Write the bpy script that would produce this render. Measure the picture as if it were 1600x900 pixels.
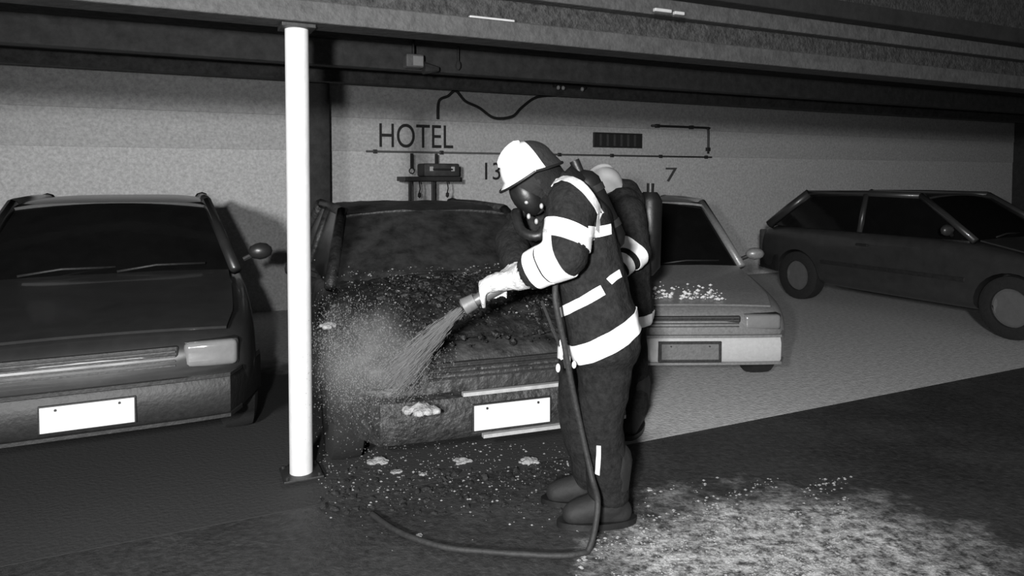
import bpy, bmesh, math, random
from mathutils import Vector, Matrix, noise
from mathutils.bvhtree import BVHTree

random.seed(7)
for o in list(bpy.data.objects):
    bpy.data.objects.remove(o)
S = bpy.context.scene
COL = S.collection

# ------------------------------------------------------------------ camera
F = 1100.0            # focal length in pixels of a 1600 px wide frame
EYE = 1.40
PITCH = math.radians(2.0)
PY0 = 280 + F * math.tan(PITCH)
cam = bpy.data.cameras.new('camera')
cam.sensor_width = 36.0
cam.lens = F / 1600 * 36.0
cam.shift_y = -(450 - PY0) / 1600
cam.clip_end = 200
camo = bpy.data.objects.new('camera', cam)
COL.objects.link(camo)
camo.location = (0, 0, EYE)
camo.rotation_euler = (math.pi / 2 - PITCH, 0, 0)
S.camera = camo

# ------------------------------------------------------------------ light
w = bpy.data.worlds.new('world')
S.world = w
w.use_nodes = True
w.node_tree.nodes['Background'].inputs[0].default_value = (1, 1, 1, 1)
w.node_tree.nodes['Background'].inputs[1].default_value = 0.08

# floodlight of the fire engine that stands behind the photographer, a little above the carport beam
fl = bpy.data.lights.new('floodlight', 'SPOT')
fl.energy = 2150
fl.spot_size = math.radians(100)
fl.spot_blend = 1.0
fl.shadow_soft_size = 0.2
flo = bpy.data.objects.new('floodlight', fl)
COL.objects.link(flo)
flo.location = (-0.9, -3.0, 2.12)
flo.rotation_euler = (math.radians(90 - 8), 0, math.radians(-4))

# the photographer's own flash gun, held to the left of the lens
fg = bpy.data.lights.new('flash', 'SPOT')
fg.energy = 430
fg.spot_size = math.radians(125)
fg.spot_blend = 1.0
fg.shadow_soft_size = 0.05
fgo = bpy.data.objects.new('flash', fg)
COL.objects.link(fgo)
fgo.location = (-0.30, -0.05, 1.52)
fgo.rotation_euler = (math.radians(90 - 3), 0, 0)

S.view_settings.view_transform = 'Standard'
S.view_settings.look = 'None'
S.view_settings.exposure = 0.0
S.view_settings.gamma = 1.0
S.view_settings.use_curve_mapping = False

# ------------------------------------------------------------------ helpers
TH = math.radians(25.5)
AX = Vector((math.cos(TH), math.sin(TH), 0))
NX = Vector((-math.sin(TH), math.cos(TH), 0))


def ray(px, py):
    return (Vector((0, math.cos(PITCH), -math.sin(PITCH))) + Vector(((px - 800) / F, 0, 0))
            + (PY0 - py) / F * Vector((0, math.sin(PITCH), math.cos(PITCH))))


def P(px, py, y):
    r = ray(px, py)
    return Vector((0, 0, EYE)) + r * (y / r.y)


def W(px, py, v):
    """point on the building plane at distance v, as (u, z)"""
    r = ray(px, py)
    t = v / r.dot(NX)
    p = Vector((0, 0, EYE)) + r * t
    return p.dot(AX), p.z


def G(px, py, z=0.0):
    r = ray(px, py)
    return Vector((0, 0, EYE)) + r * ((z - EYE) / r.z)


MATS = {}


def mat(name, g, rough=0.6, var=0.25, scale=30.0, bump=0.15, metal=0.0, spec=0.5, bscale=None, alpha=1.0, coat=0.0,
        detail=6.0):
    """grey material: colour g varied by noise (+-var), relief from noise"""
    if name in MATS:
        return MATS[name]
    m = bpy.data.materials.new(name)
    m.use_nodes = True
    nt = m.node_tree
    b = nt.nodes['Principled BSDF']
    b.inputs['Roughness'].default_value = rough
    b.inputs['Metallic'].default_value = metal
    b.inputs['Specular IOR Level'].default_value = spec
    b.inputs['Alpha'].default_value = alpha
    b.inputs['Coat Weight'].default_value = coat
    tc = nt.nodes.new('ShaderNodeTexCoord')
    n = nt.nodes.new('ShaderNodeTexNoise')
    n.inputs['Scale'].default_value = scale
    n.inputs['Detail'].default_value = detail
    n.inputs['Roughness'].default_value = 0.7
    nt.links.new(tc.outputs['Object'], n.inputs['Vector'])
    r = nt.nodes.new('ShaderNodeValToRGB')
    lo, hi = max(0, g * (1 - var)), min(1, g * (1 + var))
    r.color_ramp.elements[0].position = 0.3
    r.color_ramp.elements[0].color = (lo, lo, lo, 1)
    r.color_ramp.elements[1].position = 0.7
    r.color_ramp.elements[1].color = (hi, hi, hi, 1)
    nt.links.new(n.outputs['Fac'], r.inputs['Fac'])
    nt.links.new(r.outputs['Color'], b.inputs['Base Color'])
    if bump:
        n2 = nt.nodes.new('ShaderNodeTexNoise')
        n2.inputs['Scale'].default_value = bscale or scale * 2
        n2.inputs['Detail'].default_value = 5
        nt.links.new(tc.outputs['Object'], n2.inputs['Vector'])
        bp = nt.nodes.new('ShaderNodeBump')
        bp.inputs['Strength'].default_value = bump
        bp.inputs['Distance'].default_value = 0.02
        nt.links.new(n2.outputs['Fac'], bp.inputs['Height'])
        nt.links.new(bp.outputs['Normal'], b.inputs['Normal'])
    MATS[name] = m
    return m


def glass(name, g=0.02, alpha=0.55, rough=0.06):
    return mat(name, g, rough, 0.2, 8, 0.02, 0, 0.5, alpha=alpha)


def tag(o, label=None, cat=None, group=None, kind=None):
    if label: o['label'] = label
    if cat: o['category'] = cat
    if group: o['group'] = group
    if kind: o['kind'] = kind
    return o


def obj(name, bm, m, parent=None, smooth=False, angle=None):
    me = bpy.data.meshes.new(name)
    bmesh.ops.recalc_face_normals(bm, faces=bm.faces[:])
    bm.to_mesh(me)
    bm.free()
    for mm in (m if isinstance(m, (list, tuple)) else [m]):
        me.materials.append(mm)
    if smooth:
        for p in me.polygons:
            p.use_smooth = True
        if angle:
            me.set_sharp_from_angle(angle=math.radians(angle))
    o = bpy.data.objects.new(name, me)
    COL.objects.link(o)
    if parent:
        o.parent = parent
    return o


def empty(name, loc=(0, 0, 0), rz=0.0):
    o = bpy.data.objects.new(name, None)
    o.empty_display_size = 0.1
    COL.objects.link(o)
    o.location = loc
    o.rotation_euler = (0, 0, rz)
    return o


def box(bm, x0, x1, y0, y1, z0, z1, bev=0.0, seg=2):
    r = bmesh.ops.create_cube(bm, size=1)
    vs = r['verts']
    for v in vs:
        v.co = Vector((x0 + (v.co.x + .5) * (x1 - x0), y0 + (v.co.y + .5) * (y1 - y0), z0 + (v.co.z + .5) * (z1 - z0)))
    if bev:
        es = list({e for v in vs for e in v.link_edges})
        bmesh.ops.bevel(bm, geom=es, offset=bev, segments=seg, affect='EDGES', profile=0.5)
    return bm


def frame_of(d):
    d = d.normalized()
    a = Vector((0, 0, 1)) if abs(d.z) < 0.9 else Vector((1, 0, 0))
    x = d.cross(a).normalized()
    return x, d.cross(x).normalized(), d


def tube(bm, pts, rad, seg=10, cap=True):
    pts = [Vector(p) for p in pts]
    rs = rad if isinstance(rad, (list, tuple)) else [rad] * len(pts)
    rings = []
    px = None
    for i, p in enumerate(pts):
        d = (pts[min(i + 1, len(pts) - 1)] - pts[max(i - 1, 0)])
        if px is None:
            x, y, d = frame_of(d)
        else:
            d = d.normalized()
            x = (px - d * px.dot(d)).normalized()
            y = d.cross(x)
        px = x
        rings.append([bm.verts.new(p + (x * math.cos(2 * math.pi * k / seg) + y * math.sin(2 * math.pi * k / seg)) * rs[i])
                      for k in range(seg)])
    for a, b in zip(rings, rings[1:]):
        for k in range(seg):
            bm.faces.new((a[k], a[(k + 1) % seg], b[(k + 1) % seg], b[k]))
    if cap:
        bm.faces.new(rings[0][::-1])
        bm.faces.new(rings[-1])
    return bm


def spline(pts, n=8):
    pts = [Vector(p) for p in pts]
    q = [pts[0]] + pts + [pts[-1]]
    out = []
    for i in range(1, len(q) - 2):
        for k in range(n):
            t = k / n
            a, b, c, d = q[i - 1:i + 3]
            out.append(0.5 * ((2 * b) + (c - a) * t + (2 * a - 5 * b + 4 * c - d) * t * t + (3 * b - a - 3 * c + d) * t ** 3))
    out.append(pts[-1])
    return out


def ellipsoid(bm, c, rx, ry, rz, rot=None, sub=3):
    r = bmesh.ops.create_icosphere(bm, subdivisions=sub, radius=1)
    for v in r['verts']:
        p = Vector((v.co.x * rx, v.co.y * ry, v.co.z * rz))
        if rot: p = rot @ p
        v.co = Vector(c) + p
    return bm


def capsule(bm, a, ra, b, rb, seg=12):
    a, b = Vector(a), Vector(b)
    d = b - a
    if d.length < 1e-5:
        return ellipsoid(bm, a, ra, ra, ra, None, 2)
    x, y, z = frame_of(d)
    pts = []
    rr = []
    for k in range(4):
        t = math.pi / 2 * k / 4
        pts.append(a - z * ra * math.cos(t)); rr.append(max(ra * math.sin(t), 0.0015))
    pts.append(a); rr.append(ra)
    pts.append(b); rr.append(rb)
    for k in range(1, 5):
        t = math.pi / 2 * k / 4
        pts.append(b + z * rb * math.sin(t)); rr.append(max(rb * math.cos(t), 0.0015))
    tube(bm, pts, rr, seg)
    return bm


def remesh(bm, voxel, smooth_it=4):
    me = bpy.data.meshes.new('tmp')
    bmesh.ops.recalc_face_normals(bm, faces=bm.faces[:])
    bm.to_mesh(me)
    bm.free()
    o = bpy.data.objects.new('tmp', me)
    COL.objects.link(o)
    m = o.modifiers.new('r', 'REMESH')
    m.mode = 'VOXEL'
    m.voxel_size = voxel
    if smooth_it:
        s = o.modifiers.new('s', 'SMOOTH')
        s.iterations = smooth_it
        s.factor = 0.5
    dg = bpy.context.evaluated_depsgraph_get()
    e = o.evaluated_get(dg)
    out = bmesh.new()
    out.from_mesh(e.to_mesh())
    e.to_mesh_clear()
    bpy.data.objects.remove(o)
    bpy.data.meshes.remove(me)
    return out


def evalmods(o):
    """bake the modifiers of o into its mesh"""
    dg = bpy.context.evaluated_depsgraph_get()
    me = bpy.data.meshes.new_from_object(o.evaluated_get(dg))
    old = o.data
    o.modifiers.clear()
    o.data = me
    bpy.data.meshes.remove(old)


def struct(name, bm, m, smooth=False, label=None):
    o = obj(name, bm, m, None, smooth)
    o.rotation_euler.z = TH
    o['kind'] = 'structure'
    return o


# ------------------------------------------------------------------ setting
M_WALL = mat('wall_plaster', 0.50, 0.85, 0.28, 34, 0.25)
M_WALLB = mat('wall_band_shade', 0.42, 0.85, 0.28, 34, 0.25)  # a step darker: soft edge of the beam's shade, put into the colour
M_WALLT = mat('wall_upper_shade', 0.36, 0.85, 0.28, 30, 0.25)  # darker still: the roof beam's shade on the wall top, as colour
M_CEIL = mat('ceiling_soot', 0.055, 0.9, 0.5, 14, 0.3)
M_JOIST = mat('joist_wood', 0.07, 0.8, 0.4, 10, 0.3)
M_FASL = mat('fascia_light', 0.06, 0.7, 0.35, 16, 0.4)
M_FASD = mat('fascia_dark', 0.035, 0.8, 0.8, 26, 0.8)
M_DARK = mat('dark_metal', 0.018, 0.5, 0.4, 20, 0.1)
M_PILL = mat('dark_pillar', 0.03, 0.8, 0.4, 12, 0.3)
M_WHITE = mat('white_paint', 0.62, 0.55, 0.08, 9, 0.08)
M_BLACKP = mat('black_lettering', 0.012, 0.8, 0.5, 60, 0.05)
M_ROOF = mat('roof_dark', 0.012, 0.8, 0.5, 10, 0.2)
M_LAMP = mat('lamp_plastic', 0.45, 0.4, 0.1, 20, 0.05)

# ground: sooty wet asphalt, light dry and foamy patches further to the right
gm = bpy.data.materials.new('asphalt')
gm.use_nodes = True
nt = gm.node_tree
B = nt.nodes['Principled BSDF']
tc = nt.nodes.new('ShaderNodeTexCoord')


def nz(scale, detail=6, rough=0.65):
    n = nt.nodes.new('ShaderNodeTexNoise')
    n.inputs['Scale'].default_value = scale
    n.inputs['Detail'].default_value = detail
    n.inputs['Roughness'].default_value = rough
    nt.links.new(tc.outputs['Object'], n.inputs['Vector'])
    return n


def ramp(src, p0, c0, p1, c1):
    r = nt.nodes.new('ShaderNodeValToRGB')
    r.color_ramp.elements[0].position = p0
    r.color_ramp.elements[0].color = (c0, c0, c0, 1)
    r.color_ramp.elements[1].position = p1
    r.color_ramp.elements[1].color = (c1, c1, c1, 1)
    nt.links.new(src, r.inputs['Fac'])
    return r


dark = ramp(nz(28).outputs['Fac'], 0.3, 0.018, 0.72, 0.058)
lite = ramp(nz(17, 8, 0.85).outputs['Fac'], 0.42, 0.06, 0.60, 0.75)
# the dried foam film: a stain around one spot of the yard with a ragged rim
vm = nt.nodes.new('ShaderNodeVectorMath'); vm.operation = 'DISTANCE'
vm.inputs[1].default_value = (0.76, 2.58, 0)
mp = nt.nodes.new('ShaderNodeMapping')
nt.links.new(tc.outputs['Object'], mp.inputs['Vector'])
mp.inputs['Scale'].default_value = (0.7, 1, 1)
nt.links.new(mp.outputs['Vector'], vm.inputs[0])
rim = nz(3.0, 5)
ad = nt.nodes.new('ShaderNodeMath'); ad.operation = 'MULTIPLY_ADD'
ad.inputs[1].default_value = 1.0
nt.links.new(rim.outputs['Fac'], ad.inputs[0])
nt.links.new(vm.outputs['Value'], ad.inputs[2])
mask = ramp(ad.outputs[0], 0.98, 1, 1.0, 0)
mask.color_ramp.elements[0].position = 0.95
mr = nt.nodes.new('ShaderNodeMapRange')
mr.inputs['From Min'].default_value = 0.75
mr.inputs['From Max'].default_value = 1.12
mr.inputs['To Min'].default_value = 1
mr.inputs['To Max'].default_value = 0
nt.links.new(ad.outputs[0], mr.inputs['Value'])
mx = nt.nodes.new('ShaderNodeMix'); mx.data_type = 'RGBA'
nt.links.new(mr.outputs['Result'], mx.inputs['Factor'])
nt.links.new(dark.outputs['Color'], mx.inputs[6])
nt.links.new(lite.outputs['Color'], mx.inputs[7])
nt.links.new(mx.outputs[2], B.inputs['Base Color'])
rr_ = ramp(nz(1.6).outputs['Fac'], 0.4, 0.35, 0.6, 0.75)
nt.links.new(rr_.outputs['Color'], B.inputs['Roughness'])
bp = nt.nodes.new('ShaderNodeBump'); bp.inputs['Strength'].default_value = 0.5
bp.inputs['Distance'].default_value = 0.02
nt.links.new(nz(40).outputs['Fac'], bp.inputs['Height'])
nt.links.new(bp.outputs['Normal'], B.inputs['Normal'])

bm = bmesh.new()
box(bm, -14, 16, -3, 16, -0.2, 0)
fo = obj('floor', bm, gm)
fo['kind'] = 'structure'

# concrete slab of the carport, sooty around the burnt car
M_SLAB = mat('slab_concrete', 0.52, 0.8, 0.3, 26, 0.3)
snt = M_SLAB.node_tree
sb = snt.nodes['Principled BSDF']
old = sb.inputs['Base Color'].links[0].from_socket
stc = snt.nodes.new('ShaderNodeTexCoord')
svm = snt.nodes.new('ShaderNodeVectorMath'); svm.operation = 'DISTANCE'
svm.inputs[1].default_value = (0.4, 3.6, 0)      # around the burnt car
snt.links.new(stc.outputs['Object'], svm.inputs[0])
sn = snt.nodes.new('ShaderNodeTexNoise'); sn.inputs['Scale'].default_value = 2.5; sn.inputs['Detail'].default_value = 5
snt.links.new(stc.outputs['Object'], sn.inputs['Vector'])
sa = snt.nodes.new('ShaderNodeMath'); sa.operation = 'MULTIPLY_ADD'; sa.inputs[1].default_value = 0.9
snt.links.new(sn.outputs['Fac'], sa.inputs[0]); snt.links.new(svm.outputs['Value'], sa.inputs[2])
smr = snt.nodes.new('ShaderNodeMapRange')
smr.inputs['From Min'].default_value = 2.15; smr.inputs['From Max'].default_value = 2.5
snt.links.new(sa.outputs[0], smr.inputs['Value'])
smx = snt.nodes.new('ShaderNodeMix'); smx.data_type = 'RGBA'
smx.inputs[6].default_value = (0.03, 0.03, 0.03, 1)
snt.links.new(smr.outputs['Result'], smx.inputs['Factor'])
snt.links.new(old, smx.inputs[7])
snt.links.new(smx.outputs[2], sb.inputs['Base Color'])
bm = bmesh.new()
box(bm, -9, 13, 3.05, 7.8, -0.05, 0.001)
struct('floor_slab', bm, M_SLAB)

WV = 7.8
Z1, Z2, ZC = 1.71, 2.08, 2.46
bm = bmesh.new()
box(bm, -9, 14, WV, WV + 0.25, 0, 4.2)
wall = struct('wall_back', bm, M_WALL)
bm = bmesh.new()
box(bm, -9, 14, WV - 0.012, WV, Z1, Z2, 0.004)
o = obj('shade_band', bm, M_WALLB, wall)
bm = bmesh.new()
box(bm, -9, 14, WV - 0.02, WV, Z2, ZC, 0.004)
o = obj('upper_board', bm, M_WALLT, wall)
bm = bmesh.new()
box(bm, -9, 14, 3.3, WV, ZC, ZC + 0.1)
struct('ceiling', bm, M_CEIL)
for k, (v, d, m) in enumerate(((5.4, 0.20, M_JOIST), (6.9, 0.12, M_CEIL))):
    bm = bmesh.new()
    box(bm, -9, 14, v, v + 0.12, ZC - d, ZC, 0.01)
    struct('trim_%d' % (k + 1), bm, m)
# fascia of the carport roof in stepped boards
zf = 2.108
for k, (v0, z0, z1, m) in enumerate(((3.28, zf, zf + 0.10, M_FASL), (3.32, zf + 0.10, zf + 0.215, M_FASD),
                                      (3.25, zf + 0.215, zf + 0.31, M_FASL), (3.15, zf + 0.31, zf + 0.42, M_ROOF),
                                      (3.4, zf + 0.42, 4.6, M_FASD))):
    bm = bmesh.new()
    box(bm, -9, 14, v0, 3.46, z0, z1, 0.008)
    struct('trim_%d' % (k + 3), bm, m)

# end walls far outside the view close the carport
for side, u in (('left', -9.2), ('right', 14.0)):
    bm = bmesh.new()
    box(bm, u, u + 0.2, 3.0, WV + 0.25, 0, 4.2)
    struct('wall_' + side, bm, M_PILL)


def wallthing(name, loc_u, loc_v, z=0.0):
    p = AX * loc_u + NX * loc_v
    return empty(name, (p.x, p.y, z), TH)


# white post
r = P(471, 750, 3.27)
pu, pv = Vector((r.x, 3.27, 0)).dot(AX), Vector((r.x, 3.27, 0)).dot(NX)
t = wallthing('post', pu, pv)
tag(t, 'white round steel post carrying the carport beam, left of the burnt car', 'post')
bm = bmesh.new(); tube(bm, [(0, 0, 0.012), (0, 0, zf)], 0.053, 32)
obj('shaft', bm, M_WHITE, t, True, 40)
bm = bmesh.new(); box(bm, -0.09, 0.09, -0.09, 0.09, 0.012, 0.024, 0.003)
obj('base_plate', bm, M_DARK, t)
bm = bmesh.new(); box(bm, -0.075, 0.075, -0.075, 0.075, zf - 0.02, zf - 0.002, 0.003)
obj('top_plate', bm, M_DARK, t)
for sx in (-1, 1):
    for sy in (-1, 1):
        bm = bmesh.new(); tube(bm, [(sx * .072, sy * .072, 0.024), (sx * .072, sy * .072, 0.036)], 0.009, 6)
        obj('bolt', bm, M_DARK, t)

# dark pillar on the back wall
u0, _ = W(466, 200, WV - 0.12); u1, _ = W(515, 200, WV - 0.12)
t = wallthing('wall_pillar', (u0 + u1) / 2, WV)
tag(t, 'dark flat pillar on the back wall just right of the white post', 'pillar')
hw = (u1 - u0) / 2
bm = bmesh.new(); box(bm, -hw, hw, -0.14, -0.022, 0.012, ZC - 0.002, 0.01)
obj('shaft', bm, M_PILL, t)
bm = bmesh.new(); box(bm, -hw - 0.03, hw + 0.03, -0.17, -0.001, 0.012, 0.16, 0.01)
obj('plinth', bm, M_PILL, t)


# lettering painted on the wall
def lettering(text, x0, x1, y0, y1, name, v=WV - 0.014, m=M_BLACKP, bold=0.0):
    ua, za = W(x0, y1, v); ub, _ = W(x1, y1, v); uc, zb = W((x0 + x1) / 2, y0, v)
    cu = bpy.data.curves.new(name, 'FONT')
    cu.body = text
    cu.extrude = 0.002
    cu.offset = bold
    o = bpy.data.objects.new(name, cu)
    COL.objects.link(o)
    dg = bpy.context.evaluated_depsgraph_get()
    me = bpy.data.meshes.new_from_object(o.evaluated_get(dg))
    bpy.data.objects.remove(o)
    xs = [q.co.x for q in me.vertices]; ys = [q.co.y for q in me.vertices]
    ax, bx_, ay, by = min(xs), max(xs), min(ys), max(ys)
    for q in me.vertices:
        X = ua + (q.co.x - ax) / (bx_ - ax) * (ub - ua)
        Z = za + (q.co.y - ay) / (by - ay) * (zb - za)
        q.co = Vector((X, v - q.co.z, Z))
    me.materials.clear(); me.materials.append(m)
    o = bpy.data.objects.new(name, me)
    COL.objects.link(o)
    o.parent = wall
    return o


lettering('HOTEL', 593, 708, 194, 230, 'hotel_lettering')['label'] = 'black capital letters HOTEL on the pale wall'
lettering('13', 758, 782, 254, 281, 'number_lettering', WV - 0.003)['label'] = 'black painted bay number 13'
lettering('7', 1040, 1058, 262, 284, 'number_lettering', WV - 0.003, mat('faint_paint', .06, .8))['label'] = 'faint dark bay number'

# conduit under the lettering
u0, z0 = W(572, 236, WV - 0.03); u1, _ = W(1112, 244, WV - 0.03)
t = wallthing('conduit', (u0 + u1) / 2, WV, Z1)
tag(t, 'thin dark conduit running along the wall below the HOTEL lettering', 'pipe')
h = (u1 - u0) / 2
bm = bmesh.new(); tube(bm, [(-h, -0.03, 0), (h, -0.03, 0)], 0.011, 8)
obj('pipe', bm, mat('grey_conduit', 0.08, .6), t, True)
for k in range(7):
    x = -h + 0.1 + k * (2 * h - 0.2) / 6
    bm = bmesh.new(); box(bm, x - 0.02, x + 0.02, -0.047, -0.0125, -0.022, 0.022, 0.003)
    obj('clip', bm, M_DARK, t)

# dark wall vent with upright bars
u0, z0 = W(928, 230, WV - 0.04); u1, z1 = W(1003, 209, WV - 0.04)
t = wallthing('wall_vent', (u0 + u1) / 2, WV, z0)
tag(t, 'dark rectangular vent with upright bars high on the back wall', 'vent')
h = (u1 - u0) / 2; H = z1 - z0
bm = bmesh.new(); box(bm, -h, h, -0.03, -0.013, 0, H, 0.002)
obj('back_plate', bm, M_BLACKP, t)
for (a, b, c, d) in ((-h, h, 0, .02), (-h, h, H - .02, H), (-h, -h + .02, .02, H - .02), (h - .02, h, .02, H - .02)):
    bm = bmesh.new(); box(bm, a, b, -0.05, -0.03, c, d, 0.002)
    obj('frame_bar', bm, M_DARK, t)
for k in range(6):
    x = -h + (k + 1) * 2 * h / 7
    bm = bmesh.new(); box(bm, x - .018, x + .012, -0.045, -0.03, .02, H - .02, 0.002)
    obj('bar', bm, mat('vent_bar', 0.045, .6), t)

# bent pipe on the right of the wall
u0, z0 = W(1018, 196, WV - .05); u1, z1 = W(1107, 200, WV - .05); _, z2 = W(1107, 240, WV - .05)
t = wallthing('bent_pipe', u1, WV, z2)
tag(t, 'dark pipe bent into an elbow on the wall right of the vent', 'pipe')
bm = bmesh.new()
tube(bm, spline([(u0 - u1, -.05, z1 - z2), (-.06, -.05, z1 - z2), (-.015, -.05, z1 - z2 - .015), (0, -.05, z1 - z2 - .06), (0, -.05, 0)], 5), .016, 8)
obj('pipe', bm, M_DARK, t, True)
for (x, z) in ((u0 - u1 + .1, z1 - z2), (-.3, z1 - z2), (0, .06)):
    bm = bmesh.new(); box(bm, x - .025, x + .025, -.07, -.021, z - .025, z + .025, .003)
    obj('clip', bm, M_DARK, t)

# rack with a dark case on it, behind the burnt car
V = WV - 0.35
u0, zb = W(626, 283, V); u1, zt = W(712, 256, V); _, zbar = W(670, 276, V)
ul, _ = W(641, 300, V); ur, _ = W(677, 300, V)
uc = (ul + ur) / 2
t = wallthing('metal_rack', uc, V)
tag(t, 'dark two-legged metal rack by the wall behind the burnt car', 'rack')
for uu in (ul, ur):
    bm = bmesh.new(); box(bm, uu - uc - .018, uu - uc + .018, -.018, .018, .012, zb, .003)
    obj('leg', bm, M_DARK, t)
    bm = bmesh.new(); box(bm, uu - uc - .025, uu - uc + .025, -.16, .16, .012, .045, .003)
    obj('foot', bm, M_DARK, t)
bm = bmesh.new(); box(bm, u0 - uc, u1 - uc, -.15, .15, zb, zbar, .004)
obj('shelf', bm, M_DARK, t)
for uu, lab in ((648, 1), (691, 1)):
    a, z = W(uu, 300, V)
    bm = bmesh.new()
    tube(bm, [(a - uc, -.16, zb), (a - uc + .01, -.165, zb - .08), (a - uc, -.165, zb - .12)], .007, 6)
    ellipsoid(bm, (a - uc, -.165, zb - .15), .022, .012, .035, None, 1)
    obj('hanging_hook', bm, M_BLACKP, t, True)
c0, _ = W(657, 270, V)
t2 = wallthing('case', (c0 + u1) / 2, V, zbar)
tag(t2, 'dark case lying on the metal rack below the HOTEL lettering', 'case')
h = (u1 - c0) / 2
bm = bmesh.new(); box(bm, -h, h, -.13, .13, 0.001, zt - zbar, .02)
obj('shell', bm, mat('case_dark', .035, .6, .5, 12), t2, True, 40)
bm = bmesh.new(); tube(bm, spline([(-.1, -.13, .08), (-.09, -.17, .08), (.09, -.17, .08), (.1, -.13, .08)], 5), .009, 8)
obj('handle', bm, M_BLACKP, t2, True)
for x in (-h * .6, h * .6):
    bm = bmesh.new(); box(bm, x - .02, x + .02, -.138, -.128, .06, .11, .003)
    obj('latch', bm, M_LAMP, t2)
for px in (651, 690):
    a, z = W(px, 262, V)
    t3 = wallthing('hanging_strap', a, V + .18, zt)
    tag(t3, 'dark strap hanging from the conduit %s' % ('left of the case on the rack' if px == 651 else 'behind the case on the rack'), 'strap')
    bm = bmesh.new()
    box(bm, -.018, .018, -.006, .0, -.05, Z1 - zt - .02, .002)
    obj('band', bm, M_BLACKP, t3)
    bm = bmesh.new(); tube(bm, [(.03 * math.cos(q), -.003, -.08 + .03 * math.sin(q)) for q in [i * math.pi / 6 for i in range(13)]], .006, 6)
    obj('ring', bm, M_BLACKP, t3, True)

# loose cable looping below the ceiling
pts = []
for (x, y, v) in ((684, 186, 7.72), (686, 158, 7.72), (700, 150, 7.7), (712, 142, 7.66), (727, 158, 7.66), (748, 168, 7.66),
                  (772, 184, 7.66), (800, 182, 7.66), (815, 168, 7.66), (838, 152, 7.66), (870, 140, 7.6)):
    u, z = W(x, y, v)
    pts.append(AX * u + NX * v + Vector((0, 0, min(z, ZC - .03))))
b0 = pts[0].copy()
bm = bmesh.new(); tube(bm, [p - b0 for p in spline(pts, 6)], .016, 8)
o = obj('loose_cable', bm, M_BLACKP, None, True); o.location = b0
tag(o, 'dark loose cable looping along the top of the back wall', 'cable')

# ceiling lamp
u, z = W(646, 96, 5.2)
t = wallthing('ceiling_lamp', u, 5.2, 0)
tag(t, 'small pale box lamp hanging under the dark carport ceiling', 'lamp')
bm = bmesh.new(); tube(bm, [(0, 0, z + .04), (0, 0, ZC)], .012, 8); obj('stem', bm, M_DARK, t)
bm = bmesh.new(); box(bm, -.07, .07, -.05, .05, z - .05, z + .05, .012); obj('housing', bm, mat('lamp_housing', .2, .5), t)
bm = bmesh.new(); box(bm, -.02, .06, -.062, -.05, z - .04, z + .035, .005); obj('lens', bm, M_LAMP, t)
bm = bmesh.new()
for i, (q, zz) in enumerate(((.07, z - .05), (.2, z - .05), (.12, z + .04))): pass
tube(bm, [(.08, 0, z - .045), (.2, 0, z - .045)], [.05, .02], 10); obj('reflector', bm, M_JOIST, t)
u, z = W(716, 100, 5.3)
t = wallthing('ceiling_hook', u, 5.3, 0)
tag(t, 'little pale hook under the ceiling right of the box lamp', 'hook')
bm = bmesh.new(); tube(bm, [(0, 0, z), (0, 0, ZC)], .009, 8); obj('rod', bm, M_DARK, t)
bm = bmesh.new(); ellipsoid(bm, (0, 0, z - .01), .022, .022, .04, None, 2); obj('insulator', bm, M_JOIST, t, True)

# twin bulb bracket on the joist
u, z = W(890, 138, 6.7)
t = wallthing('bulb_bracket', u, 6.7, 0)
tag(t, 'dark ceiling bracket with tiny white bulbs above the firefighters', 'lamp')
bm = bmesh.new(); box(bm, -.2, .2, -.03, .03, z + .0, z + .05, .01)
tube(bm, [(0, 0, z + .05), (0, 0, ZC)], .02, 8)
obj('bar', bm, M_BLACKP, t)
for x in (-.16, -.1, .14):
    bm = bmesh.new(); ellipsoid(bm, (x, -.035, z - .005), .02, .02, .024, None, 2); obj('bulb', bm, M_LAMP, t, True)

# bright highlights of fascia and gutter, modelled as pale strips
for (x0, x1, y, lab) in ((733, 803, 27, 'long painted highlight on the fascia above the lettering'),
                         (1022, 1048, 15, 'short painted highlight on the dark gutter at upper right'),
                         (1053, 1068, 20, 'tiny painted highlight on the gutter, right of the short one')):
    v = 3.31 if x0 < 800 else 3.145
    u0, z = W(x0, y, v); u1, _ = W(x1, y, v)
    p = AX * ((u0 + u1) / 2) + NX * v
    bm = bmesh.new(); h = (u1 - u0) / 2
    box(bm, -h, h, -.012, .012, -.009, .009, .004)
    o = obj('gutter_highlight', bm, M_LAMP); o.location = (p.x, p.y, z); o.rotation_euler.z = TH
    tag(o, lab, 'clip')


# ------------------------------------------------------------------ cars
def lerp_tab(tab, y):
    for a, b in zip(tab, tab[1:]):
        if y <= b[0]:
            t = max(0, min(1, (y - a[0]) / (b[0] - a[0])))
            t2 = t
            return [a[i] + (b[i] - a[i]) * t2 for i in range(1, len(a))]
    return list(tab[-1][1:])


STN = [(0.02, .56, .30, .56), (0.09, .68, .25, .645), (0.28, .735, .20, .70), (0.62, .755, .18, .765), (0.98, .76, .18, .835),
       (1.6, .76, .18, .85), (2.4, .76, .18, .86), (3.0, .755, .20, .86), (3.4, .735, .24, .85), (3.56, .69, .30, .80),
       (3.62, .60, .36, .68)]


def topz(x, y, k=1.0):
    w_, zb, zt = lerp_tab(STN, y)
    a = min(1, abs(x) / w_)
    return zt * k + 0.018 * (1 - a * a) - 0.05 * max(0, a - .86) / .14


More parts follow.
